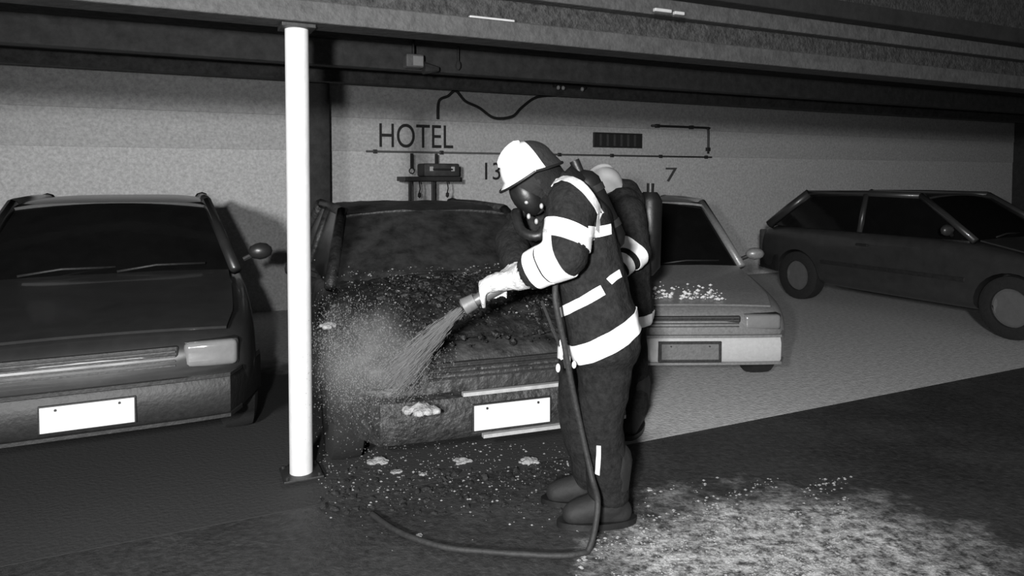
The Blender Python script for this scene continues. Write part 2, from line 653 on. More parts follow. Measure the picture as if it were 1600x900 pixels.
def car(name, label, paint, loc, yaw, H=1.27, burnt=False, plate=None, bumper_m=None, trim_m=None, glass_m=None, zs=1.0, roof_up=0.0):
    t = empty(name, loc, yaw)
    t.scale.z = zs
    tag(t, label, 'car')
    kz = H / 1.27
    M_BLK = mat('car_black_plastic', .014, .55, .4, 25, .15)
    M_TYR = mat('tyre_rubber', .012, .85, .3, 30, .2)
    M_RIM = mat('burnt_rim', .03, .6, .5, 20, .3) if burnt else mat('steel_rim', .22, .4, .1, 20, .02, .6)
    bumper_m = bumper_m or M_BLK
    trim_m = trim_m or M_BLK
    glass_m = glass_m or glass('car_glass')
    # body shell
    bm = bmesh.new()
    rings = []
    for (y, w_, zb, zt) in STN:
        zt *= kz
        half = [(0, zb), (.72 * w_, zb), (.95 * w_, zb + .05), (w_, zb + .16), (w_, zb + .6 * (zt - zb)), (.975 * w_, zt - .06),
                (.9 * w_, zt - .006), (.5 * w_, zt + .012), (0, zt + .018)]
        full = half + [(-x, z) for (x, z) in half[-2:0:-1]]
        rings.append([bm.verts.new((x, y, z)) for x, z in full])
    n = len(rings[0])
    for a, b in zip(rings, rings[1:]):
        for k in range(n):
            bm.faces.new((a[k], a[(k + 1) % n], b[(k + 1) % n], b[k]))
    bm.faces.new(rings[0]); bm.faces.new(rings[-1][::-1])
    body = obj('body_shell', bm, paint, t, True)
    s = body.modifiers.new('s', 'SUBSURF'); s.levels = 2; s.render_levels = 2
    cb = bmesh.new()
    for wy in (.62, 2.95):
        for sx in (-1, 1):
            tube(cb, [(sx * .52, wy, .27 / zs), (sx * .9, wy, .27 / zs)], .315, 28)
    cut = obj('cut', cb, paint, t)
    bo = body.modifiers.new('b', 'BOOLEAN'); bo.object = cut; bo.operation = 'DIFFERENCE'; bo.solver = 'EXACT'
    bpy.context.view_layer.update()
    evalmods(body)
    for p in body.data.polygons: p.use_smooth = True
    body.data.set_sharp_from_angle(angle=math.radians(35))
    bpy.data.objects.remove(cut)
    if burnt:
        for q in body.data.vertices:
            nv = noise.noise(q.co * 7) * .010 + noise.noise(q.co * 23) * .004
            q.co += q.normal * nv

    def patch(name, m, fn, nu, nv, thick, parent=t, disp=0.0, seed=0.0, freq=9.0):
        b = bmesh.new()
        g = [[b.verts.new(fn(i / nu, j / nv)) for i in range(nu + 1)] for j in range(nv + 1)]
        for j in range(nv):
            for i in range(nu):
                b.faces.new((g[j][i], g[j][i + 1], g[j + 1][i + 1], g[j + 1][i]))
        if disp:
            b.normal_update()
            for q in b.verts:
                c = q.co + Vector((seed, 0, 0))
                q.co += Vector((0, -.4, 1)) * (disp * (noise.noise(c * freq) + .6 * noise.noise(c * freq * 2.7) + .35 * noise.noise(c * freq * 6)))
        bmesh.ops.recalc_face_normals(b, faces=b.faces[:])
        bmesh.ops.solidify(b, geom=b.faces[:], thickness=thick)
        return obj(name, b, m, parent, True, 50)

    # bonnet
    def hood(a, b):
        y = .10 + b * .84
        hw = lerp_tab(STN, y)[0] * .84
        x = (a * 2 - 1) * hw
        lift = 0.0
        if burnt:   # warped upwards by the heat
            lift = .075 * math.sin(math.pi * min(1, b * 1.05)) * (1 - (x / hw) ** 2 * .7) + .02
        return Vector((x, y, topz(x, y, kz) + .012 + lift))
    patch('bonnet', mat('charred_bonnet', .013, .55, .9, 16, 1.0, bscale=22) if burnt else paint, hood, 56 if burnt else 14, 40 if burnt else 10, .014,
          disp=.022 if burnt else 0, freq=8)

    # bumpers
    def bumper(nm, y0, sgn, z0, z1, wd, out):
        path = []
        for q in range(-10, 11):
            a = q / 10
            x = wd * math.sin(a * math.pi / 2 * .98) if False else wd * (abs(a) ** .75) * (1 if a > 0 else -1)
            yy = y0 - sgn * out * (1 - abs(a) ** 3.2) + sgn * (.42 * max(0, abs(a) - .72) / .28 if abs(a) > .72 else 0) * .9
            path.append((x, yy))
        b = bmesh.new()
        prof = [(0, z0), (.035, z0 - .0), (.06, z0 + .03), (.065, z1 - .05), (.05, z1 - .012), (.0, z1)]
        rows = []
        for (x, yy), nx_ in zip(path, path):
            rows.append([b.verts.new((x * (1 + .0), yy - sgn * d, z)) for d, z in prof])
        for a, c in zip(rows, rows[1:]):
            for k in range(len(prof) - 1):
                b.faces.new((a[k], a[k + 1], c[k + 1], c[k]))
            b.faces.new((a[-1], a[0], c[0], c[-1]))
        b.faces.new(rows[0]); b.faces.new(rows[-1][::-1])
        bo_ = obj(nm, b, bumper_m, t, True, 40)
        # trim strips follow the same curve
        for zz, hh in ((z1 + .004, .008), (z0 + .006, .008)):
            b = bmesh.new()
            rws = []
            pth = path[2:-2] if not (burnt and sgn == 1) else path[(8 if zz > .4 else 9):-2]
            for (x, yy) in pth:
                rws.append([b.verts.new((x, yy - sgn * d, zz + q)) for d, q in ((.045, -hh), (.072, -hh), (.072, hh), (.045, hh))])
            for a, c in zip(rws, rws[1:]):
                for k in range(4):
                    b.faces.new((a[k], a[(k + 1) % 4], c[(k + 1) % 4], c[k]))
            b.faces.new(rws[0]); b.faces.new(rws[-1][::-1])
            obj('trim_strip', b, trim_m, bo_)
        return bo_
    fb = bumper('front_bumper', .03, 1, .27, .465, .755, .05)
    bumper('rear_bumper', 3.60, -1, .30, .50, .745, .04)
    # plates
    for yy, sg, zz in ((-.088, 1, .362), (3.70, -1, .40)):
        hx = .012 if name == 'silver_car' else 0
        b = bmesh.new(); box(b, -.185 - hx, .185 + hx, yy - .006, yy + .012, zz - .06 - hx, zz + .06 + hx, .003)
        pl = obj('number_plate_holder', b, M_BLK, t)
        b = bmesh.new(); box(b, -.178, .178, yy - .006 - .004 * sg, yy - .002 - .004 * sg, zz - .055, zz + .055, .002)
        obj('number_plate', b, plate or M_WHITE, pl)
        for q in (-.12, .12):
            b = bmesh.new(); tube(b, [(q, yy - .010 * sg, zz + .04), (q, yy - .014 * sg, zz + .04)], .006, 6)
            obj('screw', b, M_DARK, pl)
    # grille
    b = bmesh.new(); box(b, -.36, .36, .035, .075, .495, .60 * kz, .01)
    gr = obj('grille', b, M_BLK, t)
    for k in range(4):
        z = .512 + k * .022
        b = bmesh.new(); box(b, -.345, .345, .022, .036, z - .004, z + .004, .001)
        obj('grille_bar', b, mat('grille_bar', .05, .5) if not burnt else M_BLK, gr)
    # lamps
    for sx in (-1, 1):
        b = bmesh.new(); box(b, sx * .50 - .12, sx * .50 + .12, .03, .17, .485, .61 * kz, .025, 3)
        hl = obj('headlight', b, mat('lamp_glass_burnt', .05, .5, .6, 15) if burnt else mat('lamp_glass', .25, .12, .1, 20, .02, .3, coat=.6), t, True, 40)
        b = bmesh.new(); box(b, sx * .50 - .13, sx * .50 + .13, .055, .16, .478, .615 * kz, .02)
        obj('lamp_frame', b, M_BLK, hl, True, 40)
        b = bmesh.new(); box(b, sx * .62 - .06, sx * .62 + .06, 3.50, 3.60, .5, .78, .02)
        obj('tail_light', b, mat('tail_lamp', .06, .25), t, True, 40)
        b = bmesh.new(); ellipsoid(b, (sx * .84, 1.12, .93 * kz), .075, .045, .055, None, 2)
        mi = obj('wing_mirror', b, paint if not burnt else M_BLK, t, True)
        b = bmesh.new(); tube(b, [(sx * .74, 1.14, .88 * kz), (sx * .82, 1.13, .92 * kz)], .018, 8)
        obj('mirror_arm', b, M_BLK, mi)
    # wheels
    for wy in (.62, 2.95):
        for sx in (-1, 1):
            rt = .28
            we = bmesh.new()
            prof = [(-.085, .17), (-.088, .24), (-.07, .275), (-.03, .28), (.03, .28), (.07, .275), (.088, .24), (.085, .17)]
            seg = 32
            rg = [[we.verts.new((sx * .655 + d, wy + rr * math.cos(2 * math.pi * k / seg), .28 + rr * math.sin(2 * math.pi * k / seg)))
                   for k in range(seg)] for d, rr in prof]
            for a, c in zip(rg, rg[1:] + rg[:1]):
                for k in range(seg):
                    we.faces.new((a[k], a[(k + 1) % seg], c[(k + 1) % seg], c[k]))
            for q in we.verts: q.co.z /= zs
            wh = obj('tyre', we, M_TYR, t, True, 40)
            we = bmesh.new()
            tube(we, [(sx * .60, wy, .28), (sx * .705, wy, .28), (sx * .72, wy, .28), (sx * .70, wy, .28)], [.172, .172, .15, .06], 24)
            for q in we.verts: q.co.z /= zs
            obj('rim', we, M_RIM, wh, True, 40)
    # greenhouse
    zb = .835 * kz
    zr = H - .035 + roof_up
    fb0, fb1, rf0, rf1 = Vector((.68, .96, zb)), Vector((.69, 3.42, zb + .01)), Vector((.545, 1.58, zr)), Vector((.55, 2.95, zr))
    mirror = lambda q: Vector((-q.x, q.y, q.z))

    def bar(nm, a, c, wdt, m=paint):
        for mm in (lambda q: q, mirror):
            b = bmesh.new(); tube(b, [mm(a), mm(a.lerp(c, .5)) + Vector((0, 0, .008)), mm(c)], wdt, 8)
            obj(nm, b, m, t, True)
    bar('front_pillar', fb0, rf0, .034)
    bar('rear_pillar', fb1, rf1, .055)
    mb0, mb1 = Vector((.70, 2.15, zb)), Vector((.565, 2.18, zr))
    bar('centre_pillar', mb0, mb1, .03)
    bar('roof_rail', rf0, rf1, .034)

    def roof(a, b):
        y = 1.52 + b * 1.5
        hw = .565 - .02 * abs(b - .5)
        x = (a * 2 - 1) * hw
        e = (a * 2 - 1)
        return Vector((x, y, zr + .035 - .03 * e ** 4 - .03 * (2 * b - 1) ** 4))
    rp = patch('roof', paint, roof, 20, 20, .02, disp=.012 if burnt else 0, freq=4)

    def quad(nm, A, Bq, C, D, m, bulge=0.0, axis=Vector((0, -1, 0))):
        def fn(a, b):
            p = (A.lerp(Bq, a)).lerp(D.lerp(C, a), b)
            return p + axis * bulge * (4 * a * (1 - a))
        return patch(nm, m, fn, 10, 6, .006)
    e = Vector((.02, 0, 0))
    ws = quad('windscreen', mirror(fb0) + e, fb0 - e, rf0 - e, mirror(rf0) + e, glass_m, .06)
    quad('rear_window', mirror(fb1) + e, fb1 - e, rf1 - e, mirror(rf1) + e, glass_m, .05, Vector((0, 1, 0)))
    for mm in (lambda q: q, mirror):
        quad('side_window', mm(fb0), mm(mb0), mm(mb1), mm(rf0), glass_m)
        quad('side_window', mm(mb0), mm(fb1), mm(rf1), mm(mb1), glass_m)
    # wipers
    for x in (-.42, .05):
        b = bmesh.new()
        tube(b, [(x, .93, zb + .03), (x + .2, .955, zb + .055), (x + .46, .985, zb + .05)], .008, 6)
        obj('wiper', b, M_BLK, t, True)
    # cabin
    for x in (-.34, .34):
        b = bmesh.new(); box(b, x - .2, x + .2, 1.75, 2.2, .42, .56, .04)
        st = obj('front_seat', b, M_BLK, t, True, 40)
        b = bmesh.new(); box(b, x - .2, x + .2, 2.15, 2.27, .5, .93 * kz, .04); obj('backrest', b, M_BLK, st, True, 40)
        b = bmesh.new(); box(b, x - .11, x + .11, 2.2, 2.28, .95 * kz, 1.08 * kz, .03); obj('headrest', b, M_BLK, st, True, 40)
    b = bmesh.new(); box(b, -.66, .66, 1.02, 1.3, .78 * kz, .87 * kz, .03); obj('dashboard', b, M_BLK, t, True, 40)
    b = bmesh.new(); c = Vector((.34, 1.42, .88 * kz))
    tube(b, [c + Vector((.18 * math.cos(q), .07 * math.sin(q), .16 * math.sin(q))) for q in [i * math.pi / 10 for i in range(21)]], .013, 8, False)
    obj('steering_wheel', b, M_BLK, t, True)
    # door seams and handles
    for sx in (-1, 1):
        b = bmesh.new(); box(b, sx * .765 - .012, sx * .765 + .012, 2.0, 2.14, .70 * kz, .725 * kz, .005)
        obj('door_handle', b, M_BLK, t)
        b = bmesh.new(); box(b, sx * .757 - .01, sx * .757 + .012, 1.0, 2.6, .46, .50, .004)
        obj('side_moulding', b, M_BLK, t)
    return t


M_BURNT = mat('burnt_paint', .03, .5, .8, 14, .5, bscale=30)
M_CHROME = mat('dull_trim', .40, .35, .2, 30, .05, .2)
M_SILV = mat('silver_paint', .20, .4, .25, 60, .06, .2, coat=.2)
M_DKP = mat('dark_paint', .02, .35, .2, 8, .03, coat=.3)
M_DKP2 = mat('charcoal_paint', .03, .35, .2, 8, .03, coat=.3)

BY = math.radians(20)
burnt_loc = P(790, 655, 3.17); burnt_loc.z = 0
bc = car('burnt_car', 'burnt-out dark car with charred bonnet being hosed by the firefighter', M_BURNT, burnt_loc, BY, 1.23, True,
         trim_m=M_CHROME, bumper_m=mat('burnt_bumper', .022, .6, .9, 18, .8), glass_m=mat('sooty_glass', .035, .25, .6, 9, .12, alpha=.8))
silver_loc = P(1072, 560, 4.42); silver_loc.z = .012
car('silver_car', 'silver parked car behind the two firefighters', M_SILV, silver_loc, math.radians(1), 1.24, plate=mat('grey_plate', .12, .5, .2),
    bumper_m=mat('bright_bumper', .5, .3, .1, 40, .02, .2), trim_m=M_SILV, glass_m=glass('dark_glass', .006, .95), zs=.88, roof_up=.15)
lp = AX * -.36 + NX * 3.62
car('parked_car', 'dark parked car with a white number plate left of the white post', M_DKP, (lp.x, lp.y, .012), TH, 1.27,
    glass_m=glass('dark_glass'), plate=M_WHITE)
rp_ = AX * 7.25 + NX * 3.0
car('parked_car', 'dark parked car at the right beyond the silver car', M_DKP2, (rp_.x, rp_.y, .0), TH, 1.27, glass_m=glass('dark_glass'))


# ------------------------------------------------------------------ firefighters
M_JACK = mat('jacket_cloth', .017, .9, .5, 40, .35, spec=.12)
M_TROU = mat('trouser_cloth', .014, .9, .5, 40, .35, spec=.12)
M_GLOVE = mat('pale_glove', .5, .8, .5, 45, .5)
M_GLOVED = mat('dark_glove', .02, .8, .3, 45, .4)
M_HOOD = mat('black_hood', .012, .9, .3, 40, .2)
M_TAPE = mat('reflective_tape', .85, .5, .06, 40, .05)
M_TAPED = mat('dull_reflective_tape', .6, .6, .3, 40, .1)
M_HELM = mat('white_helmet', .80, .3, .04, 12, .03, coat=.3)
M_HELM2 = mat('grey_helmet', .36, .4, .06, 12, .03)
M_CAPE = mat('neck_cape', .014, .8, .3, 30, .3)
M_RUB = mat('mask_rubber', .010, .45, .3, 20, .1)
M_VISOR = mat('mask_visor', .012, .3, .2, 10, .0)
M_BOOT = mat('boot_rubber', .010, .75, .3, 20, .15)
M_CYL = mat('air_cylinder', .007, .45, .3, 15, .1)
M_STEEL = mat('valve_steel', .5, .35, .1, 20, .05, .5)
M_SKIN = mat('skin', .30, .6, .1, 20, .05)


def hand_caps(caps, wrist, C, T, side, r, flip=1):
    """a gloved hand closed round a tube: C point on the tube axis, T tube direction, side = direction of the palm"""
    T = T.normalized()
    s = (side - T * side.dot(T)).normalized()
    w_ = T.cross(s) * flip
    palm = C + s * (r + .022)
    caps.append((wrist, .040, palm, .036, 'hand'))
    for k, (off, ln) in enumerate(((.036, .95), (.012, 1.05), (-.012, 1.0), (-.036, .82))):
        base = palm + T * off
        caps.append((palm, .026, base + w_ * .022, .0165, 'hand'))
        prev = base + w_ * .022
        R = r + .016
        for q, ang in enumerate((70, 125, 185)):
            a = math.radians(ang * ln)
            p = C + T * off + (s * math.cos(a) + w_ * math.sin(a)) * R
            caps.append((prev, .0125 - .001 * q, p, .0115 - .001 * q, 'hand'))
            prev = p
    # thumb leaves the side of the palm and closes from the other way
    th0 = palm + T * .04 - w_ * .01
    th1 = C + T * .058 + (s * math.cos(-.9) + w_ * math.sin(-.9)) * (r + .02)
    th2 = C + T * .066 + (s * math.cos(-1.9) + w_ * math.sin(-1.9)) * (r + .017)
    caps += [(palm, .026, th0, .02, 'hand'), (th0, .0165, th1, .0145, 'hand'), (th1, .0145, th2, .012, 'hand')]


def relaxed_hand(caps, wrist, d, palm_n):
    d = d.normalized(); n_ = (palm_n - d * palm_n.dot(d)).normalized(); sd = d.cross(n_)
    palm = wrist + d * .075
    caps.append((wrist, .038, palm, .036, 'hand'))
    for off, ln in ((.033, .9), (.011, 1.05), (-.011, 1.0), (-.033, .8)):
        b0 = palm + sd * off + d * .015
        p1 = b0 + (d * .045 + n_ * .010) * ln; p2 = p1 + (d * .028 + n_ * .022) * ln; p3 = p2 + (d * .012 + n_ * .024) * ln
        caps += [(palm, .024, b0, .015, 'hand'), (b0, .013, p1, .012, 'hand'), (p1, .012, p2, .011, 'hand'), (p2, .011, p3, .0095, 'hand')]
    t0 = wrist + d * .03 + sd * .035
    t1 = t0 + (d * .035 + sd * .022 + n_ * .012); t2 = t1 + (d * .028 + n_ * .012)
    caps += [(wrist + d * .03, .025, t0, .019, 'hand'), (t0, .016, t1, .0145, 'hand'), (t1, .0145, t2, .012, 'hand')]


class Person:
    def __init__(self, label, base, caps, mats, folds=.012, voxel=.0105, hem=None, seed=0.0):
        self.base = Vector(base)
        self.root = tag(empty('person', self.base), label, 'person', 'firefighters in turnout gear')
        bm = bmesh.new()
        for c in caps:
            capsule(bm, Vector(c[0]) - self.base, c[1], Vector(c[2]) - self.base, c[3])
        bm = remesh(bm, voxel, 5)
        bm.normal_update()
        segs = [(Vector(c[0]) - self.base, Vector(c[2]) - self.base, (c[1] + c[3]) / 2, c[4]) for c in caps]
        names = ['jacket', 'trousers', 'hand', 'head']

        def cls(p):
            best, bn = 9, 'jacket'
            for a, b, r, nme in segs:
                d = b - a
                L = d.length_squared
                tt = 0 if L < 1e-9 else max(0, min(1, (p - a).dot(d) / L))
                q = (p - a - d * tt).length - r
                if q < best: best, bn = q, nme
            return bn
        lab = {}
        for v in bm.verts:
            lab[v.index] = cls(v.co)
        for v in bm.verts:
            if lab[v.index] in ('jacket', 'trousers'):
                p = v.co + Vector((seed, seed * .7, 0))
                f = noise.noise(Vector((p.x * 9, p.y * 9, p.z * 5))) + .6 * noise.noise(p * 17)
                ridge = 1 - abs(noise.noise(Vector((p.x * 5 + p.z * 4, p.y * 5, p.z * 9)))) * 2
                v.co += v.normal * (folds * (f * .6 + ridge * .45))
        for f in bm.faces:
            f.material_index = names.index(lab[f.verts[0].index])
            if hem is not None and f.material_index == 1:
                c = f.calc_center_median()
                if (c - (hem[0] - self.base)).dot(hem[1]) > 0: f.material_index = 0
            if hem is not None and f.material_index == 0:
                c = f.calc_center_median()
                if (c - (hem[0] - self.base)).dot(hem[1]) < 0 and c.z < 1.0 - 0.05 and (c - (hem[0] - self.base)).length < .35: f.material_index = 1
        bm.normal_update()
        self.bm = bm.copy()
        self.bvh = BVHTree.FromBMesh(self.bm)
        self.body = obj('body', bm, mats, self.root, True)

    def ring(self, name, c, n, half, reach, m=None, off=.006, label=None):
        """tape going right round the cloth between two planes"""
        c = Vector(c) - self.base
        n = Vector(n).normalized()
        b = self.bm.copy()
        bmesh.ops.bisect_plane(b, geom=b.verts[:] + b.edges[:] + b.faces[:], plane_co=c + n * half, plane_no=n, clear_outer=True)
        bmesh.ops.bisect_plane(b, geom=b.verts[:] + b.edges[:] + b.faces[:], plane_co=c - n * half, plane_no=n, clear_inner=True)
        kill = [f for f in b.faces if (f.calc_center_median() - c).length > reach]
        bmesh.ops.delete(b, geom=kill, context='FACES')
        if not b.faces:
            b.free(); print('EMPTY RING', name); return None
        b.normal_update()
        for v in b.verts: v.co += v.normal * off
        for f in b.faces: f.material_index = 0
        bmesh.ops.solidify(b, geom=b.faces[:], thickness=.004)
        o = obj(name, b, m or M_TAPE, self.root, True, 60)
        if label: o['label'] = label
        return o

    def ribbon(self, name, pts, width, m=None, off=.006, y0=1.5, n=5, label=None):
        """tape laid on the cloth: px path dropped onto the side of the figure that faces -y"""
        path = spline(pts, n)
        P3 = []
        for p in path:
            q = Vector((p[0], p[1], 0))
            d = ray(q.x, q.y).normalized()
            hit = self.bvh.ray_cast(Vector((0, 0, EYE)) - self.base, d)
            if hit[0] is not None: P3.append((hit[0], hit[1]))
        if len(P3) < 3:
            print('NO RIBBON', name); return
        b = bmesh.new()
        rows = []
        for i, (p, nn) in enumerate(P3):
            d = (P3[min(i + 1, len(P3) - 1)][0] - P3[max(i - 1, 0)][0]).normalized()
            sdir = d.cross(nn).normalized()
            row = []
            for q in (-1, -.33, .33, 1):
                c = p + sdir * q * width / 2
                loc = self.bvh.find_nearest(c)
                row.append(b.verts.new(loc[0] + loc[1] * off))
            rows.append(row)
        for a, c in zip(rows, rows[1:]):
            for k in range(3):
                b.faces.new((a[k], a[k + 1], c[k + 1], c[k]))
        bmesh.ops.recalc_face_normals(b, faces=b.faces[:])
        bmesh.ops.solidify(b, geom=b.faces[:], thickness=-.004)
        o = obj(name, b, m or M_TAPE, self.root, True, 60)
        if label: o['label'] = label
        return o

    def part(self, name, bm, m, smooth=True, angle=45, parent=None, label=None):
        for v in bm.verts: v.co -= self.base
        o = obj(name, bm, m, parent or self.root, smooth, angle)
        if label: o['label'] = label
        return o

    def helmet(self, Hc, up, fwd, m, k=1.0, dark_back=False):
        up = up.normalized(); fwd = (fwd - up * fwd.dot(up)).normalized(); sd = up.cross(fwd)
        fr = Matrix((sd, fwd, up)).transposed()
        C = Hc + up * .035 * k
        b = bmesh.new()
        seg, rows = 32, 10
        A, Bf, Hh = .130 * k, .150 * k, .135 * k
        rg = []
        for j in range(rows):
            a = math.pi / 2 * j / rows
            rg.append([b.verts.new(C + fr @ Vector((A * math.cos(a) * math.cos(2 * math.pi * i / seg), Bf * math.cos(a) * math.sin(2 * math.pi * i / seg), Hh * math.sin(a)))) for i in range(seg)])
        # brim flares out and down, longer at the back
        brim = []
        for i in range(seg):
            q = 2 * math.pi * i / seg
            back = max(0, -math.sin(q)); front = max(0, math.sin(q))
            brim.append(b.verts.new(C + fr @ Vector(((A + .012) * math.cos(q), (Bf + .012 + .02 * front) * math.sin(q), -.02 - .045 * back))))
        rg = [brim] + rg
        for a_, c_ in zip(rg, rg[1:]):
            for i in range(seg):
                b.faces.new((a_[i], a_[(i + 1) % seg], c_[(i + 1) % seg], c_[i]))
        top = b.verts.new(C + up * Hh)
        for i in range(seg):
            b.faces.new((rg[-1][i], rg[-1][(i + 1) % seg], top))
        bmesh.ops.recalc_face_normals(b, faces=b.faces[:])
        bmesh.ops.solidify(b, geom=b.faces[:], thickness=.006)
        if dark_back:
            bmesh.ops.bisect_plane(b, geom=b.verts[:] + b.edges[:] + b.faces[:], plane_co=C - fwd * .38 * Bf, plane_no=fwd)
            for f in b.faces:
                if (f.calc_center_median() - C).dot(fwd) < -.38 * Bf: f.material_index = 1
        h = self.part('helmet', b, [m, M_CAPE], True, 50)
        b = bmesh.new()   # crest
        pts = [C + fr @ Vector((0, Bf * math.cos(a) * 1.0, Hh * math.sin(a) + .004)) for a in [math.radians(q) for q in range(35, 115 if dark_back else 150, 10)]]
        tube(b, pts, [.006] + [.014] * (len(pts) - 2) + [.006], 8)
        self.part('crest', b, m, True, 50, h)
        b = bmesh.new()   # rim edging
        pts = [v for v in [C + fr @ Vector(((A + .012) * math.cos(q), (Bf + .012 + .02 * max(0, math.sin(q))) * math.sin(q), -.02 - .045 * max(0, -math.sin(q)))) for q in [2 * math.pi * i / 32 for i in range(33)]]]
        tube(b, pts, .006, 6, False)
        self.part('rim', b, M_RUB, True, None, h)
        # neck cape, from temple to temple round the back
        b = bmesh.new()
        rows_ = []
        for i in range(25):
            q = math.pi * (.96 + 1.08 * i / 24)
            row = []
            for j in range(7):
                z = -.03 - .04 * max(0, -math.sin(q)) - j * .03
                kx = 1.0 + .03 * math.sin(i * 1.7) * j / 6 + .05 * j / 6
                row.append(b.verts.new(C + fr @ Vector(((A - .004) * math.cos(q) * kx, (Bf - .002) * math.sin(q) * kx, z))))
            rows_.append(row)
        for a_, c_ in zip(rows_, rows_[1:]):
            for j in range(6): b.faces.new((a_[j], a_[j + 1], c_[j + 1], c_[j]))
        bmesh.ops.solidify(b, geom=b.faces[:], thickness=.006)
        self.part('neck_cape', b, M_CAPE, True, 60, h)
        return h, C, fr

    def mask(self, Hc, up, fwd):
        up = up.normalized(); fwd = (fwd - up * fwd.dot(up)).normalized(); sd = up.cross(fwd)
        fr = Matrix((sd, fwd, up)).transposed()
        b = bmesh.new(); ellipsoid(b, Hc + fr @ Vector((0, .062, -.035)), .074, .062, .092, fr, 3)
        mk = self.part('breathing_mask', b, M_RUB)
        b = bmesh.new(); ellipsoid(b, Hc + fr @ Vector((0, .066, -.012)), .064, .052, .056, fr, 3)
        self.part('visor', b, M_VISOR, parent=mk)
        b = bmesh.new()
        a = Hc + fr @ Vector((0, .105, -.075)); c = Hc + fr @ Vector((0, .135, -.09))
        tube(b, [a, a.lerp(c, .5), c], [.022, .026, .02], 16); self.part('valve', b, M_RUB, parent=mk)
        for x in (-.062, .062):
            b = bmesh.new(); ellipsoid(b, Hc + fr @ Vector((x, .085, -.05)), .009, .009, .009, None, 2)
            self.part('buckle', b, M_STEEL, parent=mk)
        return mk


def face_caps(caps, Hc, up, fwd):
    up = up.normalized(); fwd = (fwd - up * fwd.dot(up)).normalized(); sd = up.cross(fwd)
    caps += [(Hc + fwd * .015, .088, Hc - fwd * .012 + up * .015, .09, 'head'),
             (Hc + fwd * .03 - up * .03, .07, Hc + fwd * .055 - up * .092, .042, 'head'),
             (Hc + fwd * .092, .012, Hc + fwd * .112 - up * .035, .017, 'head'),
             (Hc + fwd * .085 - up * .068 - sd * .02, .011, Hc + fwd * .085 - up * .068 + sd * .02, .011, 'head'),
             (Hc + sd * .088 - up * .0, .018, Hc + sd * .09 - up * .035, .012, 'head'),
             (Hc - sd * .088 - up * .0, .018, Hc - sd * .09 - up * .035, .012, 'head'),
             (Hc + fwd * .083 + up * .012 - sd * .045, .012, Hc + fwd * .083 + up * .012 + sd * .045, .012, 'head')]


# ---- nozzle position first: both hands close on it
NZ0, NZ1 = P(824, 426, 2.74), P(742, 470, 2.72)
NT = (NZ1 - NZ0).normalized()
D = 2.91
c1 = []
J = 'jacket'; TR = 'trousers'
for dy, nm in ((-.10, 0), (.10, 1)):
    o_ = Vector((0, dy, 0))
    c1 += [(P(940, 520, D) + o_, .150, P(922, 440, D) + o_, .138, J),
           (P(922, 440, D) + o_, .138, P(900, 350, D) + o_, .135, J),
           (P(900, 350, D) + o_ * 1.2, .130, P(888, 310, D) + o_ * 1.1, .09, J)]
c1 += [(P(885, 305, D), .10, P(868, 292, D), .075, J), (P(868, 292, D), .07, P(842, 282, D), .065, 'head')]
Hc = P(834, 281, D)
UPV, FWD = Vector((-.56, -.10, .82)), Vector((-.82, -.12, -.56))
face_caps(c1, Hc, UPV, FWD)
# near (left) arm
SL, EL = P(893, 320, D - .20), P(884, 398, 2.58)
HL = NZ0.lerp(NZ1, .62)
WL = HL + Vector((.095, -.045, .055))
ML = EL.lerp(WL, .62)
c1 += [(SL, .098, EL, .082, J), (EL, .082, ML, .068, J), (ML, .070, WL, .052, 'hand')]
hand_caps(c1, WL + (HL - WL) * .15, HL, NT, Vector((.2, -.55, .8)), .024, 1)
# far (right) arm
SR, ER = P(872, 316, D + .20), P(800, 376, D + .12)
HR = NZ0.lerp(NZ1, .22)
WR = HR + Vector((-.0, .10, .05))
c1 += [(SR, .092, ER, .074, J), (ER, .074, WR, .055, J)]
hand_caps(c1, WR + (HR - WR) * .2, HR, NT, Vector((.1, .8, .5)), .024, -1)
# legs
DL, DR = D - .09, D + .08
hipL, knL, anL = P(948, 545, DL), P(938, 660, DL - .02), P(957, 0, DL)
hipR, knR, anR = P(912, 545, DR), P(905, 660, DR), P(928, 0, DR)
anL.z = .13; anR.z = .13
c1 += [(hipL, .112, knL, .088, TR), (knL, .088, anL, .082, TR), (hipR, .108, knR, .085, TR), (knR, .085, anR, .08, TR),
       (P(935, 525, D) - Vector((0, .06, 0)), .135, P(935, 525, D) + Vector((0, .06, 0)), .135, TR)]
hemc = P(938, 522, D); hemn = Vector((-.48, 0, .88))
p1 = Person('firefighter in white helmet bending forward with the hose nozzle in both hands', (anL.x, D, 0), c1,
            [M_JACK, M_TROU, M_GLOVE, M_HOOD], hem=(hemc - hemn * .06, hemn))
p1.helmet(Hc + UPV * .030 - FWD * .008, UPV, FWD, M_HELM, .79, True)
p1.mask(Hc, UPV, FWD)
p1.ring('hem_tape', P(938, 516, D), hemn, .040, .33, label='wide white reflective band round the jacket hem')
p1.ribbon('waist_tape', [(866, 494), (890, 482), (915, 468), (941, 453)], .040)
p1.ribbon('harness_strap', [(856, 303), (866, 287), (885, 281), (905, 290), (923, 310), (937, 336)], .038, M_TAPED, label='pale strap arching over the shoulder')
ad = (WL - EL).normalized()
for f, hh in ((.19, .041), (.53, .026)):
    p1.ring('sleeve_tape', EL.lerp(WL, f), ad, hh, .13)
p1.ring('sleeve_tape', SL.lerp(EL, .62), Vector((.36, .25, .9)), .036, .112)
p1.ribbon('back_tape', [(918, 362), (930, 362), (942, 360), (952, 358)], .040)
p1.ribbon('hip_tape', [(951, 440), (958, 433), (967, 427)], .03)
p1.ribbon('trouser_tape', [(936, 695), (936, 715), (935, 740)], .018, M_TAPED)
